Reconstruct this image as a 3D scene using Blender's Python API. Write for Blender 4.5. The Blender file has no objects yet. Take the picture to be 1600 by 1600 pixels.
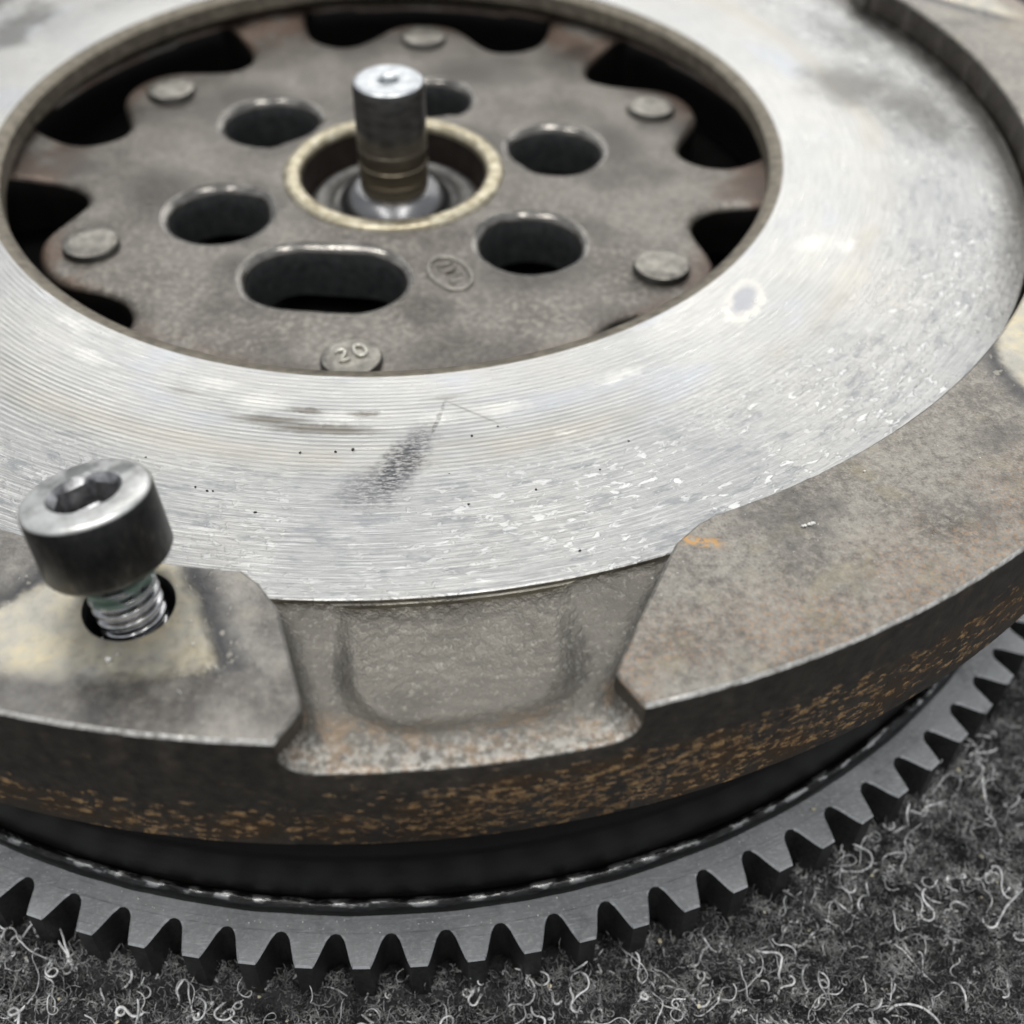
import bpy, bmesh, math, random
import numpy as np
from mathutils import Vector, Matrix, noise as mnoise
from mathutils.geometry import delaunay_2d_cdt

random.seed(7)
rng = np.random.default_rng(7)
PI = math.pi
R_ = math.radians
scene = bpy.context.scene
C = scene.collection

# ------------------------------------------------------------------ camera
# all working sizes are millimetres; Z0 puts the friction face 62 mm over the carpet
Z0 = 62.0
cam_d = bpy.data.cameras.new('camera')
cam = bpy.data.objects.new('camera', cam_d)
C.objects.link(cam)
cr = Vector((0.99487, -0.10028, 0.01309)); cu = Vector((0.06256, 0.71194, 0.69945)); cf = Vector((0.07946, 0.69505, -0.71456))
m = Matrix((cr, cu, -cf)).transposed().to_4x4()
m.translation = Vector((0, -0.21824, (116.26 + Z0) / 1000))
cam.matrix_world = m
cam_d.sensor_width = 36
cam_d.lens = 36 * 1892.24 / 1600
cam_d.clip_start = 0.005
cam_d.clip_end = 50
cam_d.dof.use_dof = True
cam_d.dof.focus_distance = 0.164
cam_d.dof.aperture_fstop = 15.5
scene.camera = cam

scene.cycles.max_bounces = 5
scene.cycles.diffuse_bounces = 2
scene.cycles.glossy_bounces = 3
scene.cycles.caustics_reflective = False
scene.cycles.use_denoising = True

# ------------------------------------------------------------------ world and lamps
world = bpy.data.worlds.new('World')
scene.world = world
world.use_nodes = True
wb = world.node_tree.nodes['Background']
wb.inputs[0].default_value = (0.93, 0.96, 1.0, 1)
wb.inputs[1].default_value = 0.50


def tube(name, loc, target, sx, sy, power, col=(1, 0.98, 0.94)):
    d = bpy.data.lights.new(name, 'AREA')
    d.shape = 'RECTANGLE'; d.size = sx; d.size_y = sy; d.energy = power; d.color = col
    o = bpy.data.objects.new(name, d)
    C.objects.link(o)
    o.location = loc
    o.rotation_euler = (Vector(target) - Vector(loc)).to_track_quat('-Z', 'Y').to_euler()
    return o


# a row of ceiling tubes running away from the bench
for i, x in enumerate((-0.7, 0.0, 0.7, 1.4, 2.1)):
    tube('ceiling_tube', (x, 3.1, 1.75), (x, 3.0, 0), 0.20, 3.0, 6.8)
for x in (-0.6, 0.3):
    tube('ceiling_tube', (x, -0.45, 1.9), (x, -0.45, 0), 0.16, 1.3, 9)

scene.view_settings.view_transform = 'Standard'
scene.view_settings.look = 'None'
scene.view_settings.gamma = 1
scene.view_settings.exposure = 0.45


# ------------------------------------------------------------------ node helper
class NB:
    def __init__(self, name):
        self.m = bpy.data.materials.new(name)
        self.m.use_nodes = True
        self.t = self.m.node_tree
        self.b = self.t.nodes['Principled BSDF']

    def n(self, kind, **kw):
        nd = self.t.nodes.new(kind)
        for k, v in kw.items():
            setattr(nd, k, v)
        return nd

    def put(self, sock, v):
        if isinstance(v, bpy.types.NodeSocket):
            self.t.links.new(v, sock)
        elif isinstance(v, (tuple, list)):
            sock.default_value = tuple(v) + (1,) * (len(sock.default_value) - len(v))
        else:
            sock.default_value = v

    def math(self, op, a, b=0.0, c=0.0, clamp=False):
        nd = self.n('ShaderNodeMath', operation=op, use_clamp=clamp)
        for i, v in enumerate((a, b, c)):
            self.put(nd.inputs[i], v)
        return nd.outputs[0]

    def add(self, a, b): return self.math('ADD', a, b)
    def sub(self, a, b): return self.math('SUBTRACT', a, b)
    def mul(self, a, b): return self.math('MULTIPLY', a, b)
    def mx(self, a, b): return self.math('MAXIMUM', a, b)
    def mn(self, a, b): return self.math('MINIMUM', a, b)

    def smooth(self, v, lo, hi, a=0.0, b=1.0):
        nd = self.n('ShaderNodeMapRange', interpolation_type='SMOOTHSTEP', clamp=True)
        for i, x in enumerate((v, lo, hi, a, b)):
            self.put(nd.inputs[i], x)
        return nd.outputs[0]

    def xyz(self, x, y, z=0.0):
        nd = self.n('ShaderNodeCombineXYZ')
        for i, v in enumerate((x, y, z)):
            self.put(nd.inputs[i], v)
        return nd.outputs[0]

    def sep(self, v):
        nd = self.n('ShaderNodeSeparateXYZ')
        self.put(nd.inputs[0], v)
        return nd.outputs

    def coords(self, world=False):
        if world:
            src = self.n('ShaderNodeNewGeometry').outputs['Position']
        else:
            src = self.n('ShaderNodeTexCoord').outputs['Object']
        nd = self.n('ShaderNodeVectorMath', operation='SCALE')
        self.put(nd.inputs[0], src)
        nd.inputs['Scale'].default_value = 1000.0
        return nd.outputs[0]

    def noise(self, vec, scale, detail=3.0, rough=0.55, dist=0.0):
        nd = self.n('ShaderNodeTexNoise')
        self.put(nd.inputs['Vector'], vec)
        nd.inputs['Scale'].default_value = scale
        nd.inputs['Detail'].default_value = detail
        nd.inputs['Roughness'].default_value = rough
        nd.inputs['Distortion'].default_value = dist
        return nd.outputs['Fac']

    def voro(self, vec, scale, feature='F1', rand=1.0):
        nd = self.n('ShaderNodeTexVoronoi', feature=feature)
        self.put(nd.inputs['Vector'], vec)
        nd.inputs['Scale'].default_value = scale
        nd.inputs['Randomness'].default_value = rand
        return nd

    def mix(self, f, a, b, blend='MIX'):
        nd = self.n('ShaderNodeMix', data_type='RGBA', blend_type=blend)
        self.put(nd.inputs[0], f); self.put(nd.inputs[6], a); self.put(nd.inputs[7], b)
        return nd.outputs[2]

    def ramp(self, f, stops):
        nd = self.n('ShaderNodeValToRGB')
        self.put(nd.inputs[0], f)
        e = nd.color_ramp.elements
        while len(e) < len(stops):
            e.new(0.5)
        for k, (p, c) in zip(e, stops):
            k.position = p
            k.color = tuple(c) + (1,) if len(c) == 3 else c
        return nd.outputs[0]

    def blob(self, x, y, cx, cy, rx, ry, ang=0.0, soft=0.5):
        """1 inside an ellipse in the local xy plane, falling to 0 over the outer part"""
        c, s = math.cos(R_(ang)), math.sin(R_(ang))
        dx = self.sub(x, cx); dy = self.sub(y, cy)
        u = self.math('DIVIDE', self.add(self.mul(dx, c), self.mul(dy, s)), rx)
        v = self.math('DIVIDE', self.sub(self.mul(dy, c), self.mul(dx, s)), ry)
        d = self.math('SQRT', self.add(self.mul(u, u), self.mul(v, v)))
        return self.smooth(d, 1 - soft, 1 + soft, 1, 0)

    def bump(self, h, dist_mm, strength=1.0, normal=None):
        nd = self.n('ShaderNodeBump')
        nd.inputs['Strength'].default_value = strength
        nd.inputs['Distance'].default_value = dist_mm / 1000.0
        self.put(nd.inputs['Height'], h)
        if normal is not None:
            self.put(nd.inputs['Normal'], normal)
        return nd.outputs[0]

    def done(self, col, rough, metal=1.0, normal=None, spec=0.5):
        self.put(self.b.inputs['Base Color'], col)
        self.put(self.b.inputs['Roughness'], rough)
        self.put(self.b.inputs['Metallic'], metal)
        self.b.inputs['Specular IOR Level'].default_value = spec
        if normal is not None:
            self.put(self.b.inputs['Normal'], normal)
        return self.m


def polar(b, p):
    x, y, z = b.sep(p)
    r = b.math('SQRT', b.add(b.mul(x, x), b.mul(y, y)))
    a = b.math('ARCTAN2', x, b.mul(y, -1.0))          # 0 at the near side, + to the right
    return x, y, z, r, a


# ------------------------------------------------------------------ materials
def mat_friction():
    b = NB('turned_steel_face')
    p = b.coords()
    x, y, z, r, a = polar(b, p)
    al = b.mul(a, 100.0)                                # arc length in mm at r = 100
    wob = b.noise(p, 0.06, 2)
    # streaks along the turning direction
    streak = b.noise(b.xyz(b.mul(r, 2.2), b.mul(al, 0.10), 0), 1.0, 4, 0.65)
    fine = b.noise(b.xyz(b.mul(r, 7.0), b.mul(al, 0.25), 3.0), 1.0, 3, 0.7)
    cloud = b.noise(p, 0.045, 4, 0.6)
    # tool grooves
    ph = b.mul(b.add(r, b.mul(wob, 0.35)), 2 * PI / 0.86)
    groove = b.add(b.math('SINE', ph), b.mul(b.sub(b.noise(b.xyz(b.mul(r, 1.7), b.mul(al, 0.05), 21), 1.0, 2), 0.5), 2.4))
    gm = b.mul(b.smooth(r, 78, 88, 0.4, 1.0), b.smooth(r, 98, 106, 1.0, 0.10))
    base_g = b.mul(b.smooth(groove, 0.1, -1.1), gm)
    gm = b.mul(gm, b.smooth(b.noise(b.xyz(b.mul(r, 0.12), b.mul(al, 0.02), 9), 1.0, 2), 0.32, 0.6, 0.35, 1.0))
    # right-hand side is worn smooth
    gm = b.mul(gm, b.smooth(x, 18, 50, 1.0, 0.22))
    # light flecks on the outer half, drawn out along the turning direction
    fl_v = b.xyz(b.mul(r, 0.95), b.mul(al, 0.42), 0)
    fl = b.noise(fl_v, 1.15, 4, 0.62, 0.6)
    flm = b.mul(b.smooth(fl, 0.535, 0.62), b.smooth(r, 91, 104))
    flm = b.mul(flm, b.smooth(b.noise(p, 0.09, 2), 0.36, 0.52))
    dk = b.mul(b.smooth(b.noise(b.xyz(b.mul(r, 0.7), b.mul(al, 0.22), 5), 0.9, 4, 0.6), 0.53, 0.66), b.smooth(r, 88, 102))
    base = b.ramp(cloud, [(0.25, (0.44, 0.443, 0.44)), (0.5, (0.525, 0.522, 0.505)), (0.75, (0.59, 0.572, 0.53))])
    lines = b.noise(b.xyz(b.mul(r, 4.2), b.mul(al, 0.09), 31.0), 1.0, 4, 0.7)
    outer = b.mul(b.smooth(r, 95, 106, 0.04, 1.0), b.smooth(x, 10, 55, 0.85, 0.3))
    base = b.mix(b.mul(b.smooth(streak, 0.38, 0.66), 0.5), base, b.mix(0.75, base, (0.32, 0.32, 0.32)))
    base = b.mix(b.mul(b.mul(b.smooth(lines, 0.52, 0.40), outer), 0.65), base, (0.25, 0.25, 0.255))
    base = b.mix(b.mul(b.mul(b.smooth(lines, 0.54, 0.64), outer), 0.7), base, (0.90, 0.90, 0.89))
    base = b.mix(b.mul(b.smooth(fine, 0.45, 0.75), 0.3), base, (0.80, 0.80, 0.79))
    base = b.mix(b.mul(base_g, 0.26), base, (0.30, 0.295, 0.28))
    base = b.mix(b.mul(dk, 0.7), base, (0.30, 0.31, 0.32))
    base = b.mix(b.mul(flm, b.smooth(x, -10, 45, 0.40, 0.85)), base, (0.90, 0.90, 0.88))
    # straw coloured and bluish tarnish bands
    tarn = b.mul(b.smooth(b.math('ABSOLUTE', b.sub(r, b.add(91.0, b.mul(wob, 4)))), 0.3, 4.5, 1, 0), b.smooth(b.noise(b.xyz(b.mul(r, 0.05), b.mul(al, 0.03), 2), 1, 2), 0.35, 0.6))
    base = b.mix(b.mul(tarn, 0.38), base, (0.46, 0.42, 0.34))
    blue = b.mul(b.smooth(b.noise(b.xyz(b.mul(r, 0.09), b.mul(al, 0.035), 14), 1, 2), 0.52, 0.7), b.smooth(r, 100, 92))
    base = b.mix(b.mul(blue, 0.35), base, (0.46, 0.50, 0.58))
    # stains: broken-edged marks of their own shape
    w1 = b.sub(b.noise(p, 0.5, 4, 0.65), 0.5)
    w2 = b.sub(b.noise(b.xyz(x, y, 40.0), 0.5, 4, 0.65), 0.5)
    X = b.add(x, b.mul(w1, 5.0)); Y = b.add(y, b.mul(w2, 5.0))
    grit = b.mul(b.smooth(b.noise(b.xyz(b.mul(r, 2.2), b.mul(al, 0.8), 6), 1.0, 4, 0.7), 0.38, 0.56), b.smooth(groove, -1.2, 0.6, 1.0, 0.55))
    smear = b.mx(b.mx(b.blob(X, Y, -1.5, -94.5, 8.0, 2.6, 62, 0.55), b.mul(b.blob(X, Y, -5.5, -98.5, 5.0, 3.2, 35, 0.7), 0.7)), b.blob(b.add(x, b.mul(w1, 1.0)), y, 4.2, -85.2, 3.6, 0.35, 72, 0.5))
    smear = b.mul(smear, b.smooth(grit, 0.0, 0.8, 0.22, 1.0))
    base = b.mix(b.mul(smear, 0.92), base, (0.085, 0.085, 0.095))
    Xs = b.add(x, b.mul(w1, 3.0)); Ys = b.add(y, b.mul(w2, 1.4))
    sm2 = b.mx(b.mx(b.blob(Xs, Ys, -20.0, -83.6, 5.0, 0.9, -11, 0.7), b.blob(Xs, Ys, -12.5, -86.2, 7.5, 1.1, -9, 0.6)), b.mx(b.blob(Xs, Ys, -6.6, -83.4, 2.0, 0.7, -6, 0.6), b.blob(Xs, Ys, -15.0, -81.9, 2.6, 0.6, -8, 0.6)))
    scr2 = b.blob(b.add(x, b.mul(w1, 0.8)), y, 9.2, -84.4, 4.6, 0.22, -38, 0.5)
    sm2 = b.mx(sm2, b.mul(scr2, 0.6))
    base = b.mix(b.mul(sm2, 0.8), base, (0.16, 0.145, 0.12))
    sm3 = b.mx(b.blob(Xs, Ys, -33.0, -76.0, 2.6, 0.5, -20, 0.6), b.blob(Xs, Ys, 5.8, -80.6, 2.6, 0.5, 8, 0.6))
    base = b.mix(b.mul(sm3, 0.5), base, (0.25, 0.24, 0.21))
    # heat spots
    hs = b.blob(b.add(x, b.mul(w1, 5.0)), b.add(y, b.mul(w2, 5.0)), 55.3, -60.9, 6.2, 2.7, 62, 0.3)
    hs_in = b.blob(b.add(x, b.mul(w1, 3.0)), b.add(y, b.mul(w2, 3.0)), 55.5, -60.2, 4.4, 2.0, 62, 0.4)
    base = b.mix(b.mul(hs, 0.6), base, (0.84, 0.80, 0.70))
    base = b.mix(b.mul(hs_in, 0.9), base, (0.36, 0.365, 0.395))
    Xs = b.add(x, b.mul(w1, 6.0)); Ys = b.add(y, b.mul(w2, 4.0))
    pale = b.blob(X, Y, 71.5, -45.0, 3.4, 2.0, 20, 0.7)
    for cx, cy, rx, ry in ((77.0, -46.0, 2.4, 1.3), (-28.5, -74.5, 3.2, 1.4), (-22.0, -79.5, 3.2, 1.6), (-9.5, -84.0, 3.0, 1.2), (4.0, -85.0, 2.0, 1.4), (32.0, -78.0, 3.6, 0.9), (13.5, -84.0, 3.5, 1.2), (-52.0, -57.5, 3.0, 1.1), (-48.5, -66.0, 4.0, 1.0), (22.0, -90.0, 1.0, 0.6)):
        pale = b.mx(pale, b.blob(Xs, Ys, cx, cy, rx, ry, math.degrees(math.atan2(cx, -cy)), 0.75))
    base = b.mix(b.mul(pale, 0.34), base, (0.88, 0.86, 0.80))
    # dark patches on the far side
    v1 = b.sub(b.noise(p, 0.13, 3), 0.5); v2 = b.sub(b.noise(b.xyz(y, x, 8.0), 0.13, 3), 0.5)
    X = b.add(X, b.mul(v1, 13.0)); Y = b.add(Y, b.mul(v2, 13.0))
    far_dark = b.mx(b.blob(X, Y, 94.5, 11.5, 8.5, 9.0, 0, 0.6), b.mul(b.blob(X, Y, 105.5, -1.0, 7.0, 14.0, 15, 0.8), 1.0))
    far_dark = b.mx(far_dark, b.mx(b.blob(X, Y, -79.0, 52.0, 4.5, 11.5, -25, 0.4), b.blob(X, Y, -88.0, 72.0, 6.0, 9.0, 0, 0.5)))
    far_dark = b.mx(far_dark, b.mul(b.blob(X, Y, 100.0, 35.0, 4.0, 12.0, 25, 0.6), 0.5))
    refl_grime = b.mul(b.mul(b.smooth(b.add(r, b.mul(w1, 6.0)), 111, 118), b.smooth(a, 0.75, 1.25)), 0.85)  # pad wall's reflection painted in as a brown band, with some grime
    base = b.mix(refl_grime, base, (0.13, 0.12, 0.105))
    base = b.mix(b.mul(far_dark, 0.75), base, (0.14, 0.135, 0.125))
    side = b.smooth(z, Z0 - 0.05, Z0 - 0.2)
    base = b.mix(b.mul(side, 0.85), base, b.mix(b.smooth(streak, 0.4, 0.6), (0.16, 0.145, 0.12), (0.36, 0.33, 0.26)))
    rough = b.add(0.30, b.mul(b.sub(streak, 0.5), 0.20))
    rough = b.add(rough, b.mul(flm, 0.12))
    rough = b.add(rough, b.mul(smear, 0.25))
    rough = b.add(rough, b.mul(b.smooth(r, 88, 104), 0.06))
    n1 = b.bump(b.mul(groove, gm), 0.026, 1.0)
    n2 = b.bump(b.add(b.mul(fine, 0.6), b.add(b.mul(streak, 0.8), b.mul(b.mul(lines, outer), 1.2))), 0.06, 0.7, n1)
    n3 = b.bump(b.add(b.mul(flm, 1.4), b.mul(b.mul(b.noise(p, 0.9, 3), b.smooth(r, 90, 104, 0.2, 1.6)), 1.0)), 0.08, 0.7, n2)
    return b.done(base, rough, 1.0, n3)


def mat_lip():
    b = NB('brown_cast_lip')
    p = b.coords()
    x, y, z, r, a = polar(b, p)
    nz = b.noise(p, 0.5, 4)
    st = b.noise(b.xyz(b.mul(b.add(r, z), 2.0), b.mul(a, 6.0), 0), 1, 3)
    col = b.ramp(nz, [(0.3, (0.13, 0.115, 0.092)), (0.55, (0.22, 0.195, 0.155)), (0.75, (0.30, 0.265, 0.21))])
    col = b.mix(b.mul(b.smooth(st, 0.5, 0.7), 0.4), col, (0.30, 0.27, 0.21))
    return b.done(col, b.add(0.42, b.mul(nz, 0.15)), 0.75, b.bump(nz, 0.15, 0.5))


def mat_cast():
    """sand-cast hub web, grey brown"""
    b = NB('cast_iron_web')
    p = b.coords()
    x, y, z, r, a = polar(b, p)
    n1 = b.noise(p, 0.07, 3)
    n2 = b.noise(p, 0.9, 4, 0.65)
    n3 = b.noise(p, 2.6, 2, 0.6)
    col = b.ramp(n1, [(0.3, (0.165, 0.15, 0.132)), (0.5, (0.235, 0.216, 0.192)), (0.7, (0.295, 0.275, 0.245))])
    col = b.mix(b.mul(b.smooth(n2, 0.47, 0.66), b.smooth(y, 30, -50, 0.3, 0.75)), col, (0.40, 0.375, 0.33))
    col = b.mix(b.mul(b.smooth(n2, 0.48, 0.30), 0.5), col, (0.10, 0.09, 0.085))
    # reddish wash towards the spokes, dark oil halos round the bolt holes
    red = b.mul(b.smooth(r, 60, 69), b.smooth(b.noise(p, 0.11, 3), 0.36, 0.54))
    col = b.mix(b.mul(red, 0.75), col, (0.20, 0.13, 0.095))
    hal = b.blob(x, y, -44.5, -4.0, 7, 10, 20, 0.6)
    for cx, cy, rx, ry in ((-31, 34, 8, 7), (24, -36, 12, 6), (-27, -31, 6, 5), (45, 8, 6, 9), (18, 42, 9, 6)):
        hal = b.mx(hal, b.blob(x, y, cx, cy, rx, ry, 0, 0.6))
    wet = b.smooth(b.noise(p, 0.055, 3, 0.6), 0.46, 0.64)
    hal = b.mx(b.mul(hal, b.smooth(n1, 0.2, 0.42)), b.mul(wet, 0.75))
    col = b.mix(b.mul(hal, 0.72), col, (0.075, 0.068, 0.062))
    rough = b.add(b.smooth(hal, 0, 1, 0.46, 0.33), b.mul(b.sub(n2, 0.5), 0.25))
    nm = b.bump(b.add(n2, b.mul(n3, 0.5)), 0.30, 0.85)
    return b.done(col, rough, 0.75, nm)


def mat_dark_bore():
    b = NB('dark_drilled_wall')
    p = b.coords()
    nz = b.noise(p, 0.6, 3)
    col = b.ramp(nz, [(0.3, (0.035, 0.038, 0.039)), (0.7, (0.075, 0.077, 0.077))])
    return b.done(col, 0.5, 0.4, b.bump(nz, 0.1, 0.4))


def rust_flecks(b, p, dens):
    """ochre scabs drawn out along the rim"""
    x, y, z, r, a = polar(b, p)
    v = b.xyz(b.mul(a, 144 * 0.62), b.mul(z, 1.0), b.mul(r, 1.0))
    f = b.noise(v, 1.25, 3, 0.55, 0.0)
    th = b.sub(0.90, b.mul(dens, 0.30))
    fine = b.smooth(b.sub(f, th), -0.03, 0.07)
    wv = b.n('ShaderNodeVectorMath', operation='ADD')
    b.put(wv.inputs[0], b.xyz(b.mul(a, 144 * 0.50), z, 0.0))
    b.put(wv.inputs[1], b.xyz(b.mul(b.sub(b.noise(p, 1.6, 3), 0.5), 1.6), b.mul(b.sub(b.noise(b.xyz(z, x, y), 1.6, 3), 0.5), 1.6), 0.0))
    out = None
    for sc, r0 in ((0.7, 0.37), (1.35, 0.38)):
        vo = b.voro(wv.outputs[0], sc)
        cell = b.sep(vo.outputs['Color'])[0]
        dot = b.mul(b.smooth(vo.outputs['Distance'], r0 + 0.12, r0 - 0.22), b.smooth(b.sub(b.mul(dens, 0.62), cell), -0.04, 0.06))
        out = dot if out is None else b.mx(out, dot)
    return b.mx(b.mul(fine, 0.8), out)


def mat_rim_wall():
    b = NB('rusty_dark_rim')
    p = b.coords()
    x, y, z0, r, a = polar(b, p)
    z = b.sub(z0, Z0)
    big = b.noise(b.xyz(b.mul(a, 6.0), b.mul(z, 0.05), 4), 1.0, 3)
    band = b.mul(b.smooth(z, -1.0, -5.5), b.smooth(z, -16.5, -12.5, 0.45, 1.0))
    # the left pad keeps its black coating except low down
    left = b.smooth(a, -0.14, 0.04)
    low = b.smooth(z, -6.5, -10.5)
    dens = b.mul(b.mul(band, b.smooth(big, 0.25, 0.65, 0.62, 1.12)), b.mx(left, b.mul(low, 0.86)))
    patch = b.math('POWER', 2.718, b.mul(b.math('POWER', b.math('DIVIDE', b.sub(a, 0.10), 0.16), 2.0), -1.0))
    dens = b.mul(dens, b.add(0.92, b.mul(patch, 0.42)))
    fl = rust_flecks(b, p, dens)
    n2 = b.noise(p, 0.55, 4, 0.6)
    n3 = b.noise(p, 3.0, 2)
    base = b.ramp(n2, [(0.3, (0.06, 0.053, 0.047)), (0.6, (0.10, 0.088, 0.075)), (0.8, (0.15, 0.128, 0.105))])
    stain = b.mul(b.smooth(dens, 0.15, 0.95), b.smooth(b.noise(p, 0.13, 4, 0.65), 0.40, 0.60))
    dens = b.mul(dens, b.smooth(stain, 0.0, 0.6, 0.72, 1.12))
    base = b.mix(b.mul(stain, 0.62), base, (0.135, 0.082, 0.042))
    tone = b.noise(p, 1.3, 2)
    rust = b.ramp(tone, [(0.3, (0.23, 0.12, 0.05)), (0.5, (0.39, 0.23, 0.095)), (0.72, (0.52, 0.36, 0.18))])
    col = b.mix(b.mul(fl, 0.76), base, rust)
    nm = b.bump(b.add(b.mul(fl, 0.7), b.add(n2, b.mul(n3, 0.25))), 0.16, 0.7)
    return b.done(col, b.add(0.36, b.mul(fl, 0.4)), b.sub(0.6, b.mul(fl, 0.5)), nm)


def mat_pad(clean_edges, lead, seed):
    """top of the clutch pads: brown-grey skin, rust blush at the rim, wiped mounting face"""
    b = NB('pad_skin')
    p0 = b.coords()
    p = b.n('ShaderNodeVectorMath', operation='ADD')
    b.put(p.inputs[0], p0); p.inputs[1].default_value = (seed * 37.0, seed * 11.0, 0)
    p = p.outputs[0]
    x, y, z, r, a = polar(b, p0)
    n1 = b.noise(p, 0.10, 4, 0.6)
    n2 = b.noise(p, 0.85, 4, 0.65)
    n3 = b.noise(p, 3.2, 2, 0.6)
    col = b.ramp(n1, [(0.28, (0.175, 0.16, 0.14)), (0.5, (0.265, 0.245, 0.217)), (0.72, (0.355, 0.33, 0.29))])
    col = b.mix(b.mul(b.smooth(b.add(b.mul(n2, 0.6), b.mul(n3, 0.4)), 0.48, 0.62), 0.55), col, (0.46, 0.43, 0.375))
    col = b.mix(b.mul(b.smooth(b.add(b.mul(n2, 0.6), b.mul(n3, 0.4)), 0.49, 0.38), 0.5), col, (0.095, 0.088, 0.08))
    blush = b.mul(b.smooth(r, 128, 141), b.smooth(b.noise(p, 1.5, 4, 0.7), 0.46, 0.64))
    blush = b.mul(blush, b.smooth(b.noise(p, 0.07, 2), 0.36, 0.5))
    col = b.mix(b.mul(blush, 0.12 if lead else 0.62), col, (0.46, 0.285, 0.16))
    # yellowish handling marks
    ylw = b.smooth(b.noise(p, 0.16, 3), 0.56, 0.7)
    col = b.mix(b.mul(ylw, 0.35), col, (0.36, 0.32, 0.22))
    dkp = b.smooth(b.noise(b.xyz(x, y, 77.0), 0.085, 3), 0.54, 0.68)
    col = b.mix(b.mul(dkp, 0.5), col, (0.095, 0.092, 0.09))
    if lead:
        col = b.mix(0.45, col, b.mix(b.smooth(n1, 0.35, 0.65), (0.17, 0.165, 0.16), (0.40, 0.385, 0.36)))
    if not lead:
        rs = b.blob(b.add(x, b.mul(b.sub(n2, 0.5), 4)), b.add(y, b.mul(b.sub(n1, 0.5), 4)), 34.6, -117.9, 3.2, 0.9, -15, 0.5)
        rs = b.mul(rs, b.smooth(b.noise(p, 1.4, 3), 0.38, 0.55))
        col = b.mix(b.mul(rs, 0.85), col, (0.60, 0.34, 0.12))
    rough = b.add(b.smooth(n1, 0.3, 0.7, 0.30, 0.42), b.mul(b.sub(n2, 0.5), 0.2))
    metal = 0.85
    hgt = b.add(n2, b.mul(n3, 0.5))
    nm = b.bump(hgt, 0.17, 0.75)
    if clean_edges:
        wx = b.add(x, b.mul(b.sub(b.noise(p, 0.3, 3), 0.5), 2.6)); wy = b.add(y, b.mul(b.sub(b.noise(b.xyz(y, x, 9), 0.45, 3), 0.5), 2.6))
        d = None
        for patch in clean_edges:
            dp = None
            for (px, py, qx, qy) in patch:              # inside lies to the left of p -> q
                L = math.hypot(qx - px, qy - py); nx, ny = -(qy - py) / L, (qx - px) / L
                e = b.sub(b.add(b.mul(wx, nx), b.mul(wy, ny)), px * nx + py * ny)
                dp = e if dp is None else b.mn(dp, e)
            d = dp if d is None else b.mx(d, dp)
        cm = b.smooth(d, -0.8, 1.4)
        hatch = b.noise(b.xyz(b.mul(b.add(x, y), 0.4), b.mul(b.sub(x, y), 5.0), 0), 1.0, 2)
        tone = b.noise(p, 0.17, 4, 0.6)
        cc = b.ramp(tone, [(0.32, (0.46, 0.445, 0.41)), (0.5, (0.62, 0.575, 0.47)), (0.66, (0.76, 0.67, 0.47))])
        cc = b.mix(b.mul(b.smooth(hatch, 0.42, 0.62), 0.45), cc, (0.58, 0.57, 0.52))
        edge = b.mul(b.smooth(d, -4.5, -0.4), b.smooth(d, 0.6, -0.1))
        edge = b.mul(edge, b.smooth(r, 137.5, 133.5))
        col = b.mix(b.mul(edge, 0.8), col, (0.055, 0.058, 0.066))
        crumbs = b.mul(edge, b.smooth(b.noise(p, 0.7, 3), 0.60, 0.65))
        col = b.mix(b.mul(crumbs, 0.6), col, (0.5, 0.47, 0.40))
        cc = b.mix(b.mul(b.smooth(n2, 0.5, 0.34), 0.16), cc, (0.20, 0.185, 0.16))
        cm = b.mul(cm, b.smooth(r, 141.0, 136.5, 0.0, 1.0))
        col = b.mix(cm, col, cc)
        rough = b.add(rough, b.mul(cm, 0.12))
        metal = b.smooth(cm, 0, 1, 0.75, 0.95)
        nm = b.bump(b.add(b.mul(hgt, b.smooth(cm, 0, 1, 1, 0.4)), b.add(b.mul(cm, -1.6), b.mul(crumbs, 2.0))), 0.10, 0.7)
    return b.done(col, rough, metal, nm)


def mat_pocket():
    b = NB('sand_cast_pocket')
    p = b.coords()
    x, y, z, r, a = polar(b, p)
    n1 = b.noise(p, 0.13, 3)
    n2 = b.noise(p, 1.25, 4, 0.62, 0.0)
    n3 = b.noise(p, 3.4, 2)
    col = b.ramp(n1, [(0.3, (0.135, 0.126, 0.11)), (0.7, (0.20, 0.187, 0.163))])
    col = b.mix(b.mul(b.smooth(n2, 0.55, 0.68), 0.32), col, (0.46, 0.445, 0.40))
    rust = b.mul(b.smooth(r, 134.5, 139), b.smooth(b.noise(p, 0.35, 4, 0.65), 0.46, 0.62))
    col = b.mix(b.mul(rust, 0.34), col, (0.42, 0.27, 0.15))
    lip = b.mul(b.smooth(r, 138, 143.5), b.smooth(n2, 0.4, 0.6))
    col = b.mix(b.mul(lip, 0.6), col, (0.52, 0.50, 0.46))
    rough = b.add(0.40, b.mul(b.sub(n2, 0.5), 0.2))
    nm = b.bump(b.add(n2, b.mul(n3, 0.25)), 0.30, 0.8)
    return b.done(col, rough, 0.75, nm)


def mat_black_paint():
    b = NB('black_housing_paint')
    p = b.coords()
    x, y, z, r, a = polar(b, p)
    nz = b.noise(b.xyz(b.mul(a, 20), b.mul(z, 0.8), 0), 1.0, 4)
    col = b.ramp(nz, [(0.3, (0.004, 0.0038, 0.0036)), (0.7, (0.009, 0.0075, 0.007))])
    return b.done(col, 0.42, 0.0, b.bump(b.noise(p, 0.15, 2), 0.2, 0.3), 0.28)


ZG_ = -51.8


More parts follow.
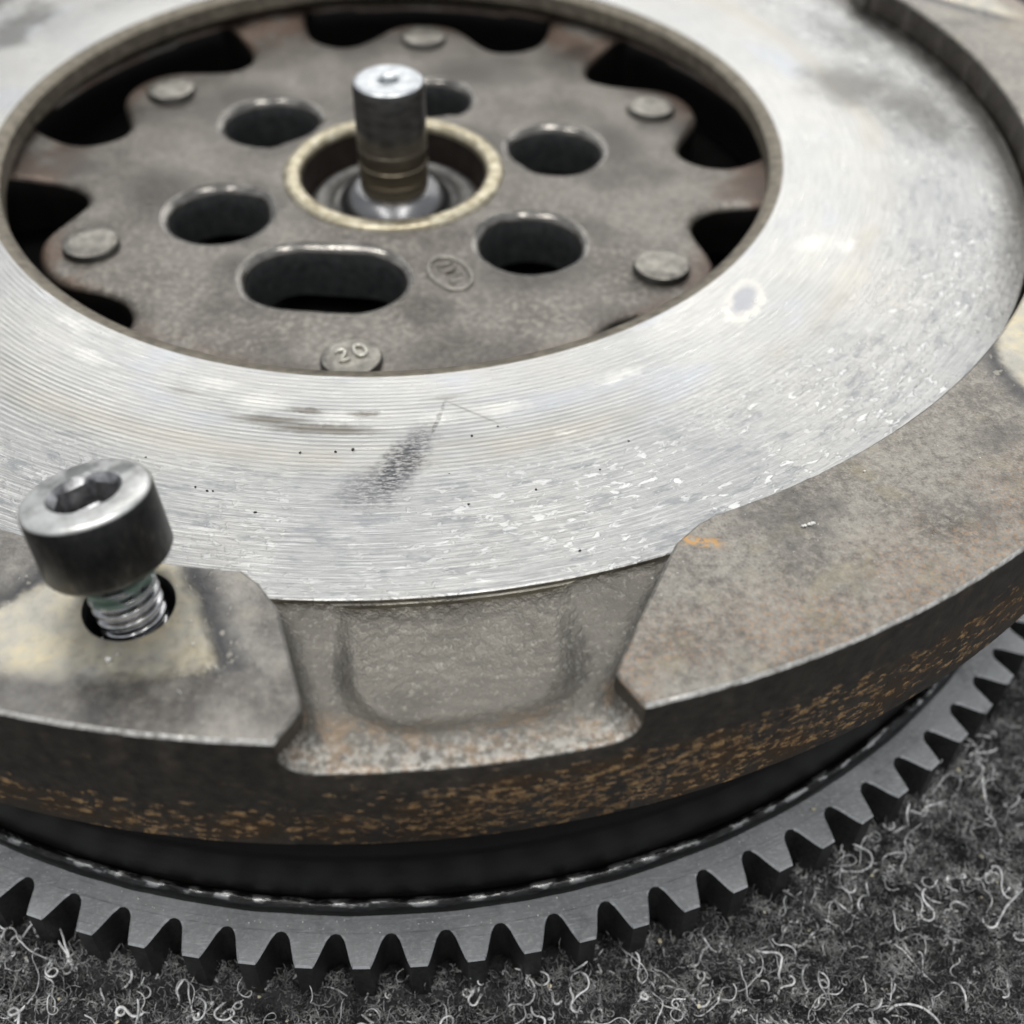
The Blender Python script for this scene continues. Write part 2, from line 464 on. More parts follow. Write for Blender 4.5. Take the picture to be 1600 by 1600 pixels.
def mat_bead():
    b = NB('weld_bead_steel')
    p = b.coords()
    x, y, z, r, a = polar(b, p)
    nz = b.noise(b.xyz(b.mul(a, 60), r, z), 0.6, 3)
    up = b.smooth(b.sub(z, Z0 + ZG_), 1.3, 1.9)
    col = b.ramp(nz, [(0.40, (0.022, 0.021, 0.021)), (0.52, (0.05, 0.05, 0.05)), (0.60, (0.36, 0.36, 0.355))])  # the pale streaks are glints put into the bead colour
    col = b.mix(up, (0.03, 0.03, 0.03), col)
    return b.done(col, 0.3, 0.85, b.bump(nz, 0.4, 0.6))


def mat_gear():
    b = NB('hardened_gear_steel')
    p = b.coords(world=True)
    x, y, z, r, a = polar(b, p)
    n1 = b.noise(p, 0.09, 3)
    n2 = b.noise(p, 1.6, 4, 0.65)
    st = b.noise(b.xyz(b.mul(r, 3.0), b.mul(a, 12), 0), 1, 3)
    col = b.ramp(n1, [(0.3, (0.29, 0.30, 0.307)), (0.7, (0.43, 0.44, 0.446))])
    col = b.mix(b.mul(b.smooth(n2, 0.47, 0.68), 0.4), col, (0.54, 0.55, 0.555))
    col = b.mix(b.mul(b.smooth(st, 0.55, 0.7), 0.35), col, (0.15, 0.155, 0.16))
    # faces other than the ground top keep the black hardening scale
    nz = b.sep(b.n('ShaderNodeNewGeometry').outputs['True Normal'])[2]
    top = b.smooth(nz, 0.25, 0.6)
    scale = b.ramp(n2, [(0.35, (0.018, 0.019, 0.02)), (0.7, (0.05, 0.048, 0.045))])
    grease = b.smooth(b.noise(p, 0.16, 4, 0.65), 0.54, 0.68)
    col = b.mix(b.mul(grease, 0.45), col, (0.16, 0.16, 0.165))
    scr = b.smooth(b.noise(b.xyz(b.mul(x, 0.5), b.mul(y, 3.2), 2), 0.9, 3), 0.60, 0.68)
    col = b.mix(b.mul(scr, 0.5), col, (0.62, 0.63, 0.64))
    col = b.mix(top, scale, col)
    return b.done(col, b.add(0.34, b.mul(n2, 0.2)), 0.35, b.bump(n2, 0.10, 0.6))


def mat_rivet():
    b = NB('pale_rivet_steel')
    p = b.coords()
    rn = b.n('ShaderNodeObjectInfo').outputs['Random']
    px, py, pz = b.sep(p)
    q = b.xyz(b.add(px, b.mul(rn, 90.0)), py, pz)
    n2 = b.noise(q, 0.45, 4, 0.6)
    col = b.ramp(n2, [(0.3, (0.16, 0.15, 0.132)), (0.5, (0.27, 0.255, 0.225)), (0.7, (0.40, 0.38, 0.335))])
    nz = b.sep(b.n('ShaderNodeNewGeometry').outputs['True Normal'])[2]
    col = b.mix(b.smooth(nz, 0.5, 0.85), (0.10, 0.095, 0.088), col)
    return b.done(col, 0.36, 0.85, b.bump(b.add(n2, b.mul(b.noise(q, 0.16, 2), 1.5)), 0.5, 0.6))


def mat_bush():
    b = NB('worn_yellow_bush')
    p = b.coords()
    n2 = b.noise(p, 0.55, 4, 0.65)
    col = b.ramp(n2, [(0.3, (0.24, 0.205, 0.14)), (0.48, (0.48, 0.425, 0.30)), (0.68, (0.70, 0.65, 0.51))])
    return b.done(col, 0.36, 0.85, b.bump(n2, 0.15, 0.5))


def mat_plain(name, c1, c2, scale, rough, metal, bump=0.1, bs=0.4):
    b = NB(name)
    p = b.coords()
    nz = b.noise(p, scale, 4, 0.6)
    return b.done(b.ramp(nz, [(0.3, c1), (0.7, c2)]), rough, metal, b.bump(nz, bump, bs))


def mat_pin():
    b = NB('pin_shank_steel')
    p = b.coords()
    x, y, z = b.sep(p)
    bands = b.noise(b.xyz(0, 0, z), 0.42, 2)
    nz = b.noise(b.xyz(b.mul(x, 0.6), y, b.mul(z, 2.0)), 0.4, 4, 0.6)
    col = b.ramp(nz, [(0.3, (0.075, 0.074, 0.076)), (0.7, (0.16, 0.155, 0.15))])
    br = b.mul(b.smooth(bands, 0.40, 0.55, 0.35, 1.0), b.smooth(z, 19, 7))
    col = b.mix(b.mul(br, 0.8), col, (0.32, 0.265, 0.175))
    return b.done(col, 0.33, 0.9, b.bump(nz, 0.08, 0.3))


def mat_bolt_head():
    b = NB('black_oxide_worn')
    p = b.coords()
    x, y, z = b.sep(p)
    n2 = b.noise(p, 0.45, 4, 0.65)
    n3 = b.noise(b.xyz(b.mul(x, 1.6), b.mul(y, 1.6), b.mul(z, 0.8)), 0.5, 4, 0.6)
    dark = b.ramp(n3, [(0.3, (0.020, 0.021, 0.022)), (0.58, (0.045, 0.044, 0.042)), (0.78, (0.12, 0.113, 0.103))])
    pale = b.ramp(n2, [(0.30, (0.44, 0.44, 0.42)), (0.5, (0.68, 0.68, 0.655)), (0.70, (0.86, 0.86, 0.84))])
    dk = b.mul(b.smooth(b.noise(p, 0.21, 3), 0.50, 0.64), b.smooth(y, -3, 4))
    pale = b.mix(b.mul(dk, 0.7), pale, (0.12, 0.125, 0.125))
    rr = b.math('SQRT', b.add(b.mul(x, x), b.mul(y, y)))
    worn = b.mul(b.smooth(z, 15.15, 15.5), b.smooth(rr, 3.7, 4.0))
    col = b.mix(worn, dark, pale)
    return b.done(col, b.smooth(worn, 0, 1, 0.42, 0.36), 0.85, b.bump(n2, 0.1, 0.4))


def mat_socket():
    b = NB('socket_recess_steel')
    p = b.coords()
    n2 = b.noise(p, 0.6, 4)
    col = b.ramp(n2, [(0.3, (0.10, 0.10, 0.104)), (0.7, (0.42, 0.42, 0.43))])
    return b.done(col, 0.32, 0.9, b.bump(n2, 0.2, 0.5))


def mat_thread():
    b = NB('thread_steel_with_locking_paste')
    p = b.coords()
    x, y, z = b.sep(p)
    n2 = b.noise(p, 0.7, 3)
    col = b.ramp(n2, [(0.3, (0.22, 0.22, 0.23)), (0.7, (0.48, 0.48, 0.49))])
    g = b.mul(b.smooth(z, 1.6, 2.6), b.smooth(b.noise(b.xyz(b.mul(x, 0.5), b.mul(y, 0.5), z), 0.6, 3), 0.40, 0.52))
    col = b.mix(b.mul(g, 0.85), col, (0.10, 0.17, 0.12))
    return b.done(col, b.smooth(g, 0, 1, 0.2, 0.5), b.smooth(g, 0, 1, 1.0, 0.2), b.bump(n2, 0.08, 0.4))


def mat_carpet(name, c1, c2, c3):
    b = NB(name)
    p = b.coords(world=True)
    n1 = b.noise(p, 0.22, 4, 0.65)
    n2 = b.noise(p, 2.2, 4, 0.7)
    col = b.ramp(n2, [(0.3, c1), (0.55, c2), (0.75, c3)])
    col = b.mix(b.mul(b.smooth(n1, 0.6, 0.38), 0.5), col, (0.018, 0.018, 0.019))
    return b.done(col, 0.85, 0.0, b.bump(n2, 0.6, 0.9), 0.25)


def mat_fibre(name, lo, hi, rough=0.5):
    b = NB(name)
    p = b.coords(world=True)
    nz = b.add(b.mul(b.noise(p, 0.28, 3), 0.6), b.mul(b.noise(p, 1.6, 2), 0.4))
    return b.done(b.ramp(nz, [(0.43, lo), (0.61, hi)]), rough, 0.0, None, 0.4)


M = {}


# ------------------------------------------------------------------ mesh helpers
def mk(name, verts, faces, mat, parent=None, smooth=None, z0=True):
    """one mesh object from millimetre vertices"""
    me = bpy.data.meshes.new(name)
    v = np.asarray(verts, float).reshape(-1, 3).copy()
    if z0:
        v[:, 2] += Z0
    me.from_pydata((v / 1000.0).tolist(), [], faces)
    me.update()
    if mat is not None:
        mats = mat if isinstance(mat, (list, tuple)) else [mat]
        for mm in mats:
            me.materials.append(mm)
    if smooth is not None:
        me.shade_smooth()
        if smooth < 179:
            me.set_sharp_from_angle(angle=R_(smooth))
    o = bpy.data.objects.new(name, me)
    C.objects.link(o)
    o.parent = parent
    return o


def lathe_data(prof, n=256, closed=False, wob=None):
    prof = list(prof)
    k = len(prof)
    V, F = [], []
    for i in range(n):
        t = 2 * PI * i / n
        s, c = math.sin(t), math.cos(t)
        for j, (r, z) in enumerate(prof):
            if wob:
                dr, dz = wob(t, j)
                V.append(((r + dr) * s, -(r + dr) * c, z + dz))
            else:
                V.append((r * s, -r * c, z))
    for i in range(n):
        a, b2 = i * k, ((i + 1) % n) * k
        for j in range(k if closed else k - 1):
            j2 = (j + 1) % k
            F.append((a + j, a + j2, b2 + j2, b2 + j))
    return V, F


def lathe(name, prof, mat, parent, n=256, smooth=35, closed=False, wob=None, z0=True):
    V, F = lathe_data(prof, n, closed, wob)
    o = mk(name, V, F, mat, parent, smooth, z0)
    bm = bmesh.new(); bm.from_mesh(o.data); bmesh.ops.recalc_face_normals(bm, faces=bm.faces); bm.to_mesh(o.data); bm.free()
    o.data.shade_smooth(); o.data.set_sharp_from_angle(angle=R_(smooth))
    return o


def pol(r, deg):
    return (r * math.sin(R_(deg)), -r * math.cos(R_(deg)))


def resample(pts, step, closed=True):
    out = []
    n = len(pts)
    for i in range(n if closed else n - 1):
        a = Vector(pts[i]); b = Vector(pts[(i + 1) % n])
        k = max(1, int((b - a).length / step))
        for j in range(k):
            out.append(tuple(a.lerp(b, j / k)))
    if not closed:
        out.append(tuple(pts[-1]))
    return out


def chaikin(pts, it=2, closed=True):
    for _ in range(it):
        q = []
        n = len(pts)
        for i in range(n):
            a, b = pts[i], pts[(i + 1) % n]
            q.append((a[0] * .75 + b[0] * .25, a[1] * .75 + b[1] * .25))
            q.append((a[0] * .25 + b[0] * .75, a[1] * .25 + b[1] * .75))
        pts = q
    return pts


def area2(pts):
    return sum(pts[i][0] * pts[(i + 1) % len(pts)][1] - pts[(i + 1) % len(pts)][0] * pts[i][1] for i in range(len(pts)))


def offset(pts, d):
    """move a closed loop along its left normal (inwards for a counter-clockwise loop)"""
    P = np.array(pts)
    t = np.roll(P, -1, 0) - np.roll(P, 1, 0)
    t /= np.maximum(np.linalg.norm(t, axis=1, keepdims=True), 1e-9)
    nrm = np.c_[-t[:, 1], t[:, 0]]
    return [tuple(v) for v in P + nrm * d]


def inside(poly, X, Y):
    P = np.array(poly)
    r = np.zeros(X.shape, bool)
    x1, y1 = P[-1]
    for x2, y2 in P:
        c = ((y2 > Y) != (y1 > Y))
        with np.errstate(divide='ignore', invalid='ignore'):
            r ^= c & (X < (x1 - x2) * (Y - y2) / (y1 - y2) + x2)
        x1, y1 = x2, y2
    return r


def dist_poly(poly, X, Y):
    P = np.array(poly); Q = np.roll(P, -1, 0)
    d = np.full(X.shape, 1e9)
    for (ax, ay), (bx, by) in zip(P, Q):
        ex, ey = bx - ax, by - ay
        L = ex * ex + ey * ey + 1e-12
        t = np.clip(((X - ax) * ex + (Y - ay) * ey) / L, 0, 1)
        d = np.minimum(d, np.hypot(X - ax - t * ex, Y - ay - t * ey))
    return d


def cap(outer, holes, extra, zf):
    """triangulated sheet inside `outer` (ccw) minus `holes`; returns verts, faces and the index loops"""
    pts, edges, loops = [], [], []
    for lp in [outer] + holes:
        s = len(pts)
        pts += [Vector(q) for q in lp]
        edges += [(s + i, s + (i + 1) % len(lp)) for i in range(len(lp))]
        loops.append((s, len(lp)))
    pts += [Vector(q) for q in extra]
    vo, eo, fo, ov, oe, of = delaunay_2d_cdt(pts, edges, [], 0, 1e-6, True)
    X = np.array([v.x for v in vo]); Y = np.array([v.y for v in vo])
    back = {}
    for i, src in enumerate(ov):
        for s in src:
            back[s] = i
    F = [tuple(f) for f in fo]
    cx = np.array([X[list(f)].mean() for f in F]); cy = np.array([Y[list(f)].mean() for f in F])
    keep = inside(outer, cx, cy)
    for h in holes:
        keep &= ~inside(h, cx, cy)
    F = [f for f, k in zip(F, keep) if k]
    V = [(x, y, zf(x, y)) for x, y in zip(X, Y)]
    L = [[back[s + i] for i in range(n)] for s, n in loops]
    return V, F, L


def tag(o, label, cat, group=None, kind=None):
    if label: o['label'] = label
    if cat: o['category'] = cat
    if group: o['group'] = group
    if kind: o['kind'] = kind
    return o


def empty(name, loc=(0, 0, 0)):
    o = bpy.data.objects.new(name, None)
    o.empty_display_size = 0.01
    C.objects.link(o)
    o.location = loc
    return o


# ------------------------------------------------------------------ carpet (the setting)
M['carpet'] = mat_carpet('carpet_base', (0.022, 0.022, 0.023), (0.06, 0.06, 0.06), (0.15, 0.149, 0.146))


def value_noise(X, Y, s, seed):
    r = np.random.default_rng(seed)
    G = r.random((64, 64))
    u, v = X * s, Y * s
    i, j = np.floor(u).astype(int), np.floor(v).astype(int)
    fu, fv = u - i, v - j
    fu = fu * fu * (3 - 2 * fu); fv = fv * fv * (3 - 2 * fv)
    g = lambda a, b: G[a % 64, b % 64]
    return (g(i, j) * (1 - fu) + g(i + 1, j) * fu) * (1 - fv) + (g(i, j + 1) * (1 - fu) + g(i + 1, j + 1) * fu) * fv


def carpet_z(X, Y):
    h = 1.15 * np.sin((Y + 0.18 * X) * 2 * PI / 7.5 + 2.5 * value_noise(X, Y, 0.05, 9)) + 1.1 * (value_noise(X, Y, 0.16, 1) - 0.5) + 1.2 * (value_noise(X, Y, 0.45, 2) - 0.5) + 0.9 * (value_noise(X, Y, 1.1, 3) - 0.5)
    return h


def build_carpet():
    # fine patch round the flywheel, coarse sheet beyond it
    ax = np.concatenate([[-1500, -900, -500, -300], np.arange(-200, 260.1, 0.9), [320, 500, 900, 1500]])
    ay = np.concatenate([[-1200, -700, -400, -280], np.arange(-240, 20.1, 0.9), np.arange(28, 300, 8.0), [400, 700, 1500, 2500]])
    X, Y = np.meshgrid(ax, ay)
    Z = carpet_z(X, Y)
    Rr = np.hypot(X, Y)
    k = np.clip((Rr - 139) / 9, 0, 1)                     # pressed flat under the gear
    Z = np.where(Rr < 139, -0.9, Z * k + (1 - k) * 0.4 + 0.3 * k)
    ny, nx = X.shape
    V = np.c_[X.ravel(), Y.ravel(), Z.ravel()]
    I = np.arange(nx * ny).reshape(ny, nx)
    F = np.c_[I[:-1, :-1].ravel(), I[:-1, 1:].ravel(), I[1:, 1:].ravel(), I[1:, :-1].ravel()].tolist()
    o = mk('carpet', V, F, M['carpet'], None, 179, z0=False)
    tag(o, 'dark grey felted carpet the flywheel lies on', 'carpet', kind='structure')


def fibres(name, base, length, radius, curl, nseg, sides, mat, lift, label, kind='stuff'):
    """many thin bent tubes in one mesh"""
    n = len(base)
    ang = rng.uniform(0, 2 * PI, n)
    pitch = rng.uniform(-0.1, lift, n)
    k1 = rng.normal(0, curl, n); k2 = rng.normal(0, curl * 0.5, n)
    kp = rng.normal(0, curl * 0.45, n)
    P = np.zeros((n, nseg + 1, 3)); P[:, 0, :2] = base
    P[:, 0, 2] = carpet_z(base[:, 0], base[:, 1]) + rng.uniform(0.0, 0.5, n)
    seg = (length / nseg)
    for s in range(nseg):
        d = np.c_[np.cos(ang) * np.cos(pitch), np.sin(ang) * np.cos(pitch), np.sin(pitch)]
        P[:, s + 1] = P[:, s] + d * seg[:, None]
        t = s / nseg
        k1 = 0.86 * k1 + rng.normal(0, curl * 0.55, n)
        ang = ang + (k1 + k2 * math.sin(4 * t)) / nseg * 6
        pitch = np.clip(pitch + kp / nseg * 4 - 0.9 * lift / nseg, -1.2, 1.2)
        gz = carpet_z(P[:, s + 1, 0], P[:, s + 1, 1]) + 0.15
        P[:, s + 1, 2] = np.maximum(P[:, s + 1, 2], gz)
    # keep clear of the flywheel
    rr = np.hypot(P[:, :, 0], P[:, :, 1]).min(axis=1)
    ok = rr > 139.5
    P = P[ok]; radius = radius[ok]; n = len(P)
    T = np.gradient(P, axis=1); T /= np.maximum(np.linalg.norm(T, axis=2, keepdims=True), 1e-9)
    up = np.zeros_like(T); up[..., 2] = 1
    A = np.cross(T, up); A /= np.maximum(np.linalg.norm(A, axis=2, keepdims=True), 1e-6)
    B = np.cross(A, T)
    tap = np.ones(nseg + 1); tap[0] = 0.8; tap[-1] = 0.35
    ring = []
    for q in range(sides):
        w = 2 * PI * q / sides
        ring.append(P + (A * math.cos(w) + B * math.sin(w)) * (radius[:, None, None] * tap[None, :, None]))
    V = np.stack(ring, axis=2)                             # n, seg+1, sides, 3
    V = V.reshape(-1, 3)
    idx = np.arange(n * (nseg + 1) * sides).reshape(n, nseg + 1, sides)
    a = idx[:, :-1, :]; b = np.roll(idx, -1, 2)[:, :-1, :]; c = np.roll(idx, -1, 2)[:, 1:, :]; d = idx[:, 1:, :]
    F = np.stack([a, b, c, d], axis=-1).reshape(-1, 4)
    me = bpy.data.meshes.new(name)
    me.vertices.add(len(V)); me.vertices.foreach_set('co', (V / 1000.0).astype(np.float32).ravel())
    me.loops.add(F.size); me.loops.foreach_set('vertex_index', F.astype(np.int32).ravel())
    me.polygons.add(len(F)); me.polygons.foreach_set('loop_start', np.arange(0, F.size, 4, dtype=np.int32))
    me.update(); me.validate()
    me.shade_smooth()
    me.materials.append(mat)
    o = bpy.data.objects.new(name, me)
    C.objects.link(o)
    tag(o, label, 'fibres', kind=kind)
    return o


def sector(n, r0, r1, a0, a1):
    r = np.sqrt(rng.uniform(r0 * r0, r1 * r1, n)); a = np.radians(rng.uniform(a0, a1, n))
    return np.c_[r * np.sin(a), -r * np.cos(a)]


build_carpet()
M['fuzz'] = mat_fibre('carpet_fuzz', (0.014, 0.014, 0.015), (0.40, 0.40, 0.392), 0.7)
M['curl'] = mat_fibre('pale_curled_fibre', (0.36, 0.36, 0.36), (0.95, 0.95, 0.94), 0.35)
nf = 56000
fb = np.concatenate([sector(nf, 140, 205, -42, 72), sector(6000, 205, 330, -50, 100)])
fibres('carpet_fuzz', fb, rng.uniform(0.6, 2.6, len(fb)), rng.uniform(0.06, 0.14, len(fb)), 0.9, 3, 3, M['fuzz'], 1.0, 'short dark felted fuzz covering the carpet')
M['mat'] = mat_fibre('matted_fibre', (0.022, 0.022, 0.023), (0.48, 0.48, 0.472), 0.6)
mb = np.concatenate([sector(10000, 140, 170, -42, 40), sector(16000, 140, 205, 8, 72)])
fibres('matted_pile', mb, rng.uniform(2.0, 6.0, len(mb)), rng.uniform(0.05, 0.10, len(mb)), 1.0, 6, 3, M['mat'], 0.45, 'matted grey fibres pressed into the carpet surface')
cb = np.concatenate([sector(900, 141, 168, -40, 40), sector(1500, 141, 215, 8, 72)])
fibres('curled_lint', cb, rng.uniform(1.0, 3.3, len(cb)) ** 2, 0.07 + 0.15 * rng.random(len(cb)) ** 1.5, 0.95, 22, 5, M['curl'], 0.55, 'pale curled lint fibres lying over the dark carpet')


# ------------------------------------------------------------------ the flywheel
fly = empty('dual_mass_flywheel')
tag(fly, 'large used steel car flywheel with toothed edge lying on dark carpet', 'flywheel')

M['friction'] = mat_friction(); M['lip'] = mat_lip(); M['cast'] = mat_cast(); M['bore'] = mat_dark_bore()
M['rim'] = mat_rim_wall(); M['pocket'] = mat_pocket(); M['black'] = mat_black_paint(); M['bead'] = mat_bead()
M['gear'] = mat_gear(); M['rivet'] = mat_rivet(); M['bush'] = mat_bush()

# friction ring: bright turned face, brown inner lip
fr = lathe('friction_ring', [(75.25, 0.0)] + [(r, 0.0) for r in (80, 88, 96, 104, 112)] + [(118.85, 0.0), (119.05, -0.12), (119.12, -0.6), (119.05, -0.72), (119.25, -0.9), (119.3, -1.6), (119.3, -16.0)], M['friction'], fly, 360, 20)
lathe('inner_lip', [(75.25, 0.0), (75.0, -0.06), (73.15, -0.58), (72.75, -1.0), (72.6, -4.2), (73.3, -5.0), (75.5, -5.8), (77.6, -6.8), (79.2, -8.6), (79.6, -12), (79.6, -16.0), (119.3, -16.0)], M['lip'], fr, 360, 35)

# ---- hub web with bolt holes and cut-outs
ZP = -9.45
RIV = -8.5
cut_prof = [(0, 69.6), (4, 68.9), (7.5, 66.6), (11, 62.6), (14, 59.8), (16.5, 58.7), (19.5, 59.2), (22, 61.6), (23.6, 65.5), (23.9, 70), (23.2, 75), (21.5, 78.6)]


def cut_loop(phi, rp, rm):
    # rp, rm: how far each end of the cut-out reaches towards the hub
    f = lambda r, lim: r if r >= 69.6 else 69.6 - (69.6 - r) * (69.6 - lim) / (69.6 - 58.7)
    pts = [pol(f(r, rp), phi + a) for a, r in cut_prof] + [pol(78.8, phi + a) for a in (14, 7, 0, -7, -14)] + [pol(f(r, rm), phi - a) for a, r in reversed(cut_prof[1:])]
    pts = chaikin(pts, 2)
    pts = resample(pts, 1.2)
    return pts if area2(pts) > 0 else pts[::-1]


def circ(cx, cy, r, n=48):
    return [(cx + r * math.cos(2 * PI * i / n), cy + r * math.sin(2 * PI * i / n)) for i in range(n)]


def capsule(ax, ay, bx, by, r, n=22):
    t = math.atan2(by - ay, bx - ax)
    return [(bx + r * math.cos(t - PI / 2 + PI * i / n), by + r * math.sin(t - PI / 2 + PI * i / n)) for i in range(n + 1)] + \
           [(ax + r * math.cos(t + PI / 2 + PI * i / n), ay + r * math.sin(t + PI / 2 + PI * i / n)) for i in range(n + 1)]


hole_c = [(-33.7, -12.0, 9.3), (-25.0, 23.2, 9.6), (8.6, 31.0, 8.6), (33.3, 7.3, 9.2), (24.5, -26.4, 9.3)]
hole_loops = [circ(x, y, r) for x, y, r in hole_c] + [resample(capsule(-18.6, -33.6, -8.2, -35.6, 9.0), 1.2)]
cut_ends = [(67.5, 67.5), (60.0, 63.0), (58.7, 58.7), (58.7, 58.7), (58.7, 58.7), (61.6, 59.2)]
cuts = [cut_loop(RIV + 60 * k, *cut_ends[k]) for k in range(6)]


def web_z(x, y):
    r = math.hypot(x, y)
    z = ZP
    # shallow boss round the bush
    t = min(1, max(0, (27.5 - r) / 3.0)); z += 0.7 * t * t * (3 - 2 * t)
    # spokes climb towards the ring
    if r > 62:
        a = (math.degrees(math.atan2(x, -y)) - RIV - 30 + 30) % 60 - 30
        w = max(0.0, 1 - (abs(a) / 9.0) ** 2)
        t = min(1, (r - 64) / 12.0) if r > 64 else 0
        z += 3.4 * t * t * (0.35 + 0.65 * w) * (1 if abs(a) < 16 else 0.4)
    return z + 0.25 * mnoise.noise(Vector((x * 0.12, y * 0.12, 3.0)))


def build_web():
    V, F = [], []
    outer = circ(0, 0, 82, 160)
    inner = circ(0, 0, 21.0, 80)
    rnd = [0.0, 0.35, 0.9, 1.7]                             # rounded mouth of every opening
    drop = [1.3, 0.65, 0.2, 0.0]
    holes = hole_loops + cuts
    big = [offset(h, -rnd[-1]) for h in holes]
    g = []
    for r in np.arange(23.5, 81, 2.2):
        n = int(2 * PI * r / 2.2)
        for i in range(n):
            g.append(pol(r + rng.uniform(-.3, .3), 360 * i / n))
    G = np.array(g)
    ok = np.ones(len(G), bool)
    for h in big:
        ok &= ~inside(h, G[:, 0], G[:, 1]) & (dist_poly(h, G[:, 0], G[:, 1]) > 0.9)
    V, F, L = cap(outer, [inner] + big, [tuple(q) for q in G[ok]], web_z)
    F = [(f, 0) for f in F]
    for h, lp in zip(holes, L[2:]):
        prev = lp
        zs = [V[i][2] for i in lp]
        mouth = 3 if h in hole_loops else 0
        for d, dz in reversed(list(zip(rnd[:-1], drop[:-1]))):
            q = offset(h, -d)
            s = len(V)
            V += [(x, y, zs[i] - dz) for i, (x, y) in enumerate(q)]
            cur = list(range(s, s + len(q)))
            n = len(q)
            F += [((prev[i], prev[(i + 1) % n], cur[(i + 1) % n], cur[i]), mouth) for i in range(n)]
            prev = cur
        wall = 1 if len(L) and h in hole_loops else 2
        for zb in (-14.0, -20.0):
            s = len(V)
            V += [(x, y, zb) for (x, y) in h]
            cur = list(range(s, s + len(h)))
            n = len(h)
            F += [((prev[i], prev[(i + 1) % n], cur[(i + 1) % n], cur[i]), wall) for i in range(n)]
            prev = cur
    o = mk('hub_web', V, [f for f, _ in F], [M['cast'], M['bore'], M['black'], M['oily']], fly, 50)
    o.data.polygons.foreach_set('material_index', [k for _, k in F])
    return o


M['oily'] = mat_plain('oily_hole_edge', (0.10, 0.095, 0.09), (0.30, 0.285, 0.26), 0.35, 0.2, 0.9, 0.25, 0.5)
web = build_web()

# bush and bore in the middle
lathe('bush', [(21.9, ZP + 0.3), (21.8, ZP + 0.95), (21.3, ZP + 1.35), (20.3, ZP + 1.5), (19.2, ZP + 1.45), (18.6, ZP + 1.1), (18.3, ZP + 0.4), (18.3, ZP - 0.3)], M['bush'], web, 128, 50,
      wob=lambda t, j: (0.12 * mnoise.noise(Vector((math.sin(t) * 9, math.cos(t) * 9, j * 0.7))), 0.12 * mnoise.noise(Vector((math.sin(t) * 11, math.cos(t) * 11, 5 + j)))))
M['bore_brown'] = mat_plain('brown_bore', (0.022, 0.016, 0.014), (0.05, 0.036, 0.030), 0.3, 0.5, 0.5)
M['grey_ring'] = mat_plain('grey_seal_ring', (0.16, 0.155, 0.15), (0.30, 0.29, 0.27), 0.5, 0.4, 0.8)
lathe('bore_wall', [(18.25, ZP - 0.2), (18.0, -13.5), (17.6, -16.2), (17.0, -16.4)], M['bore_brown'], web, 96, 40)
lathe('seal_ring', [(17.3, -16.3), (16.9, -15.6), (16.0, -15.4), (15.2, -15.9), (13.6, -16.1), (12.6, -15.7), (11.9, -16.3), (2, -16.6)], M['grey_ring'], web, 96, 40)


# rivets
def rivet_mesh():
    return lathe_data([(5.3, -0.6), (5.2, -0.2), (5.12, 0.9), (4.9, 1.35), (4.5, 1.55), (2.5, 1.62), (0.0001, 1.62)], 40)


rv, rf = rivet_mesh()
rmesh = None
for k in range(6):
    a = RIV + 60 * k
    cx, cy = pol(60.1, a)
    if rmesh is None:
        o = mk('rivet', rv, rf, M['rivet'], web, 35, z0=False)
        bm = bmesh.new(); bm.from_mesh(o.data); bmesh.ops.remove_doubles(bm, verts=bm.verts, dist=1e-7); bmesh.ops.recalc_face_normals(bm, faces=bm.faces); bm.to_mesh(o.data); bm.free()
        o.data.shade_smooth(); o.data.set_sharp_from_angle(angle=R_(35))
        rmesh = o.data
        first_rivet = o
    else:
        o = bpy.data.objects.new('rivet', rmesh); C.objects.link(o); o.parent = web
    o.location = (cx / 1000, cy / 1000, (Z0 + web_z(cx, cy)) / 1000)
    o.rotation_euler = (0, 0, R_(53 * k))


def tube_path(pts, rad, sides=8, closed=False):
    """tube round a 3D polyline, half sunk marks and strokes"""
    V, F = [], []
    P = [Vector(q) for q in pts]
    n = len(P)
    for i in range(n):
        if closed:
            t = P[(i + 1) % n] - P[i - 1]
        else:
            t = P[min(i + 1, n - 1)] - P[max(i - 1, 0)]
        t.normalize()
        s = t.cross(Vector((0, 0, 1))).normalized(); u = s.cross(t)
        rr = rad if closed or 0 < i < n - 1 else rad * 0.55
        for q in range(sides):
            w = 2 * PI * q / sides
            V.append(tuple(P[i] + (s * math.cos(w) + u * math.sin(w)) * rr))
    for i in range(n if closed else n - 1):
        a, b = i * sides, ((i + 1) % n) * sides
        for q in range(sides):
            F.append((a + q, a + (q + 1) % sides, b + (q + 1) % sides, b + q))
    if not closed:
        F.append(tuple(range(sides))[::-1]); F.append(tuple((n - 1) * sides + q for q in range(sides)))
    return V, F


def strokes(name, lines, rad, mat, parent, org, deg, z, z0=True):
    c, s = math.cos(R_(deg)), math.sin(R_(deg))
    V, F = [], []
    for pts, cl in lines:
        w = [(org[0] + x * c - y * s, org[1] + x * s + y * c, z) for x, y in pts]
        v, f = tube_path(w, rad, 8, cl)
        k = len(V); V += v; F += [tuple(i + k for i in q) for q in f]
    return mk(name, V, F, mat, parent, 60, z0)


M['numeral'] = mat_plain('bright_numeral_steel', (0.48, 0.46, 0.40), (0.66, 0.64, 0.57), 0.8, 0.28, 0.95)
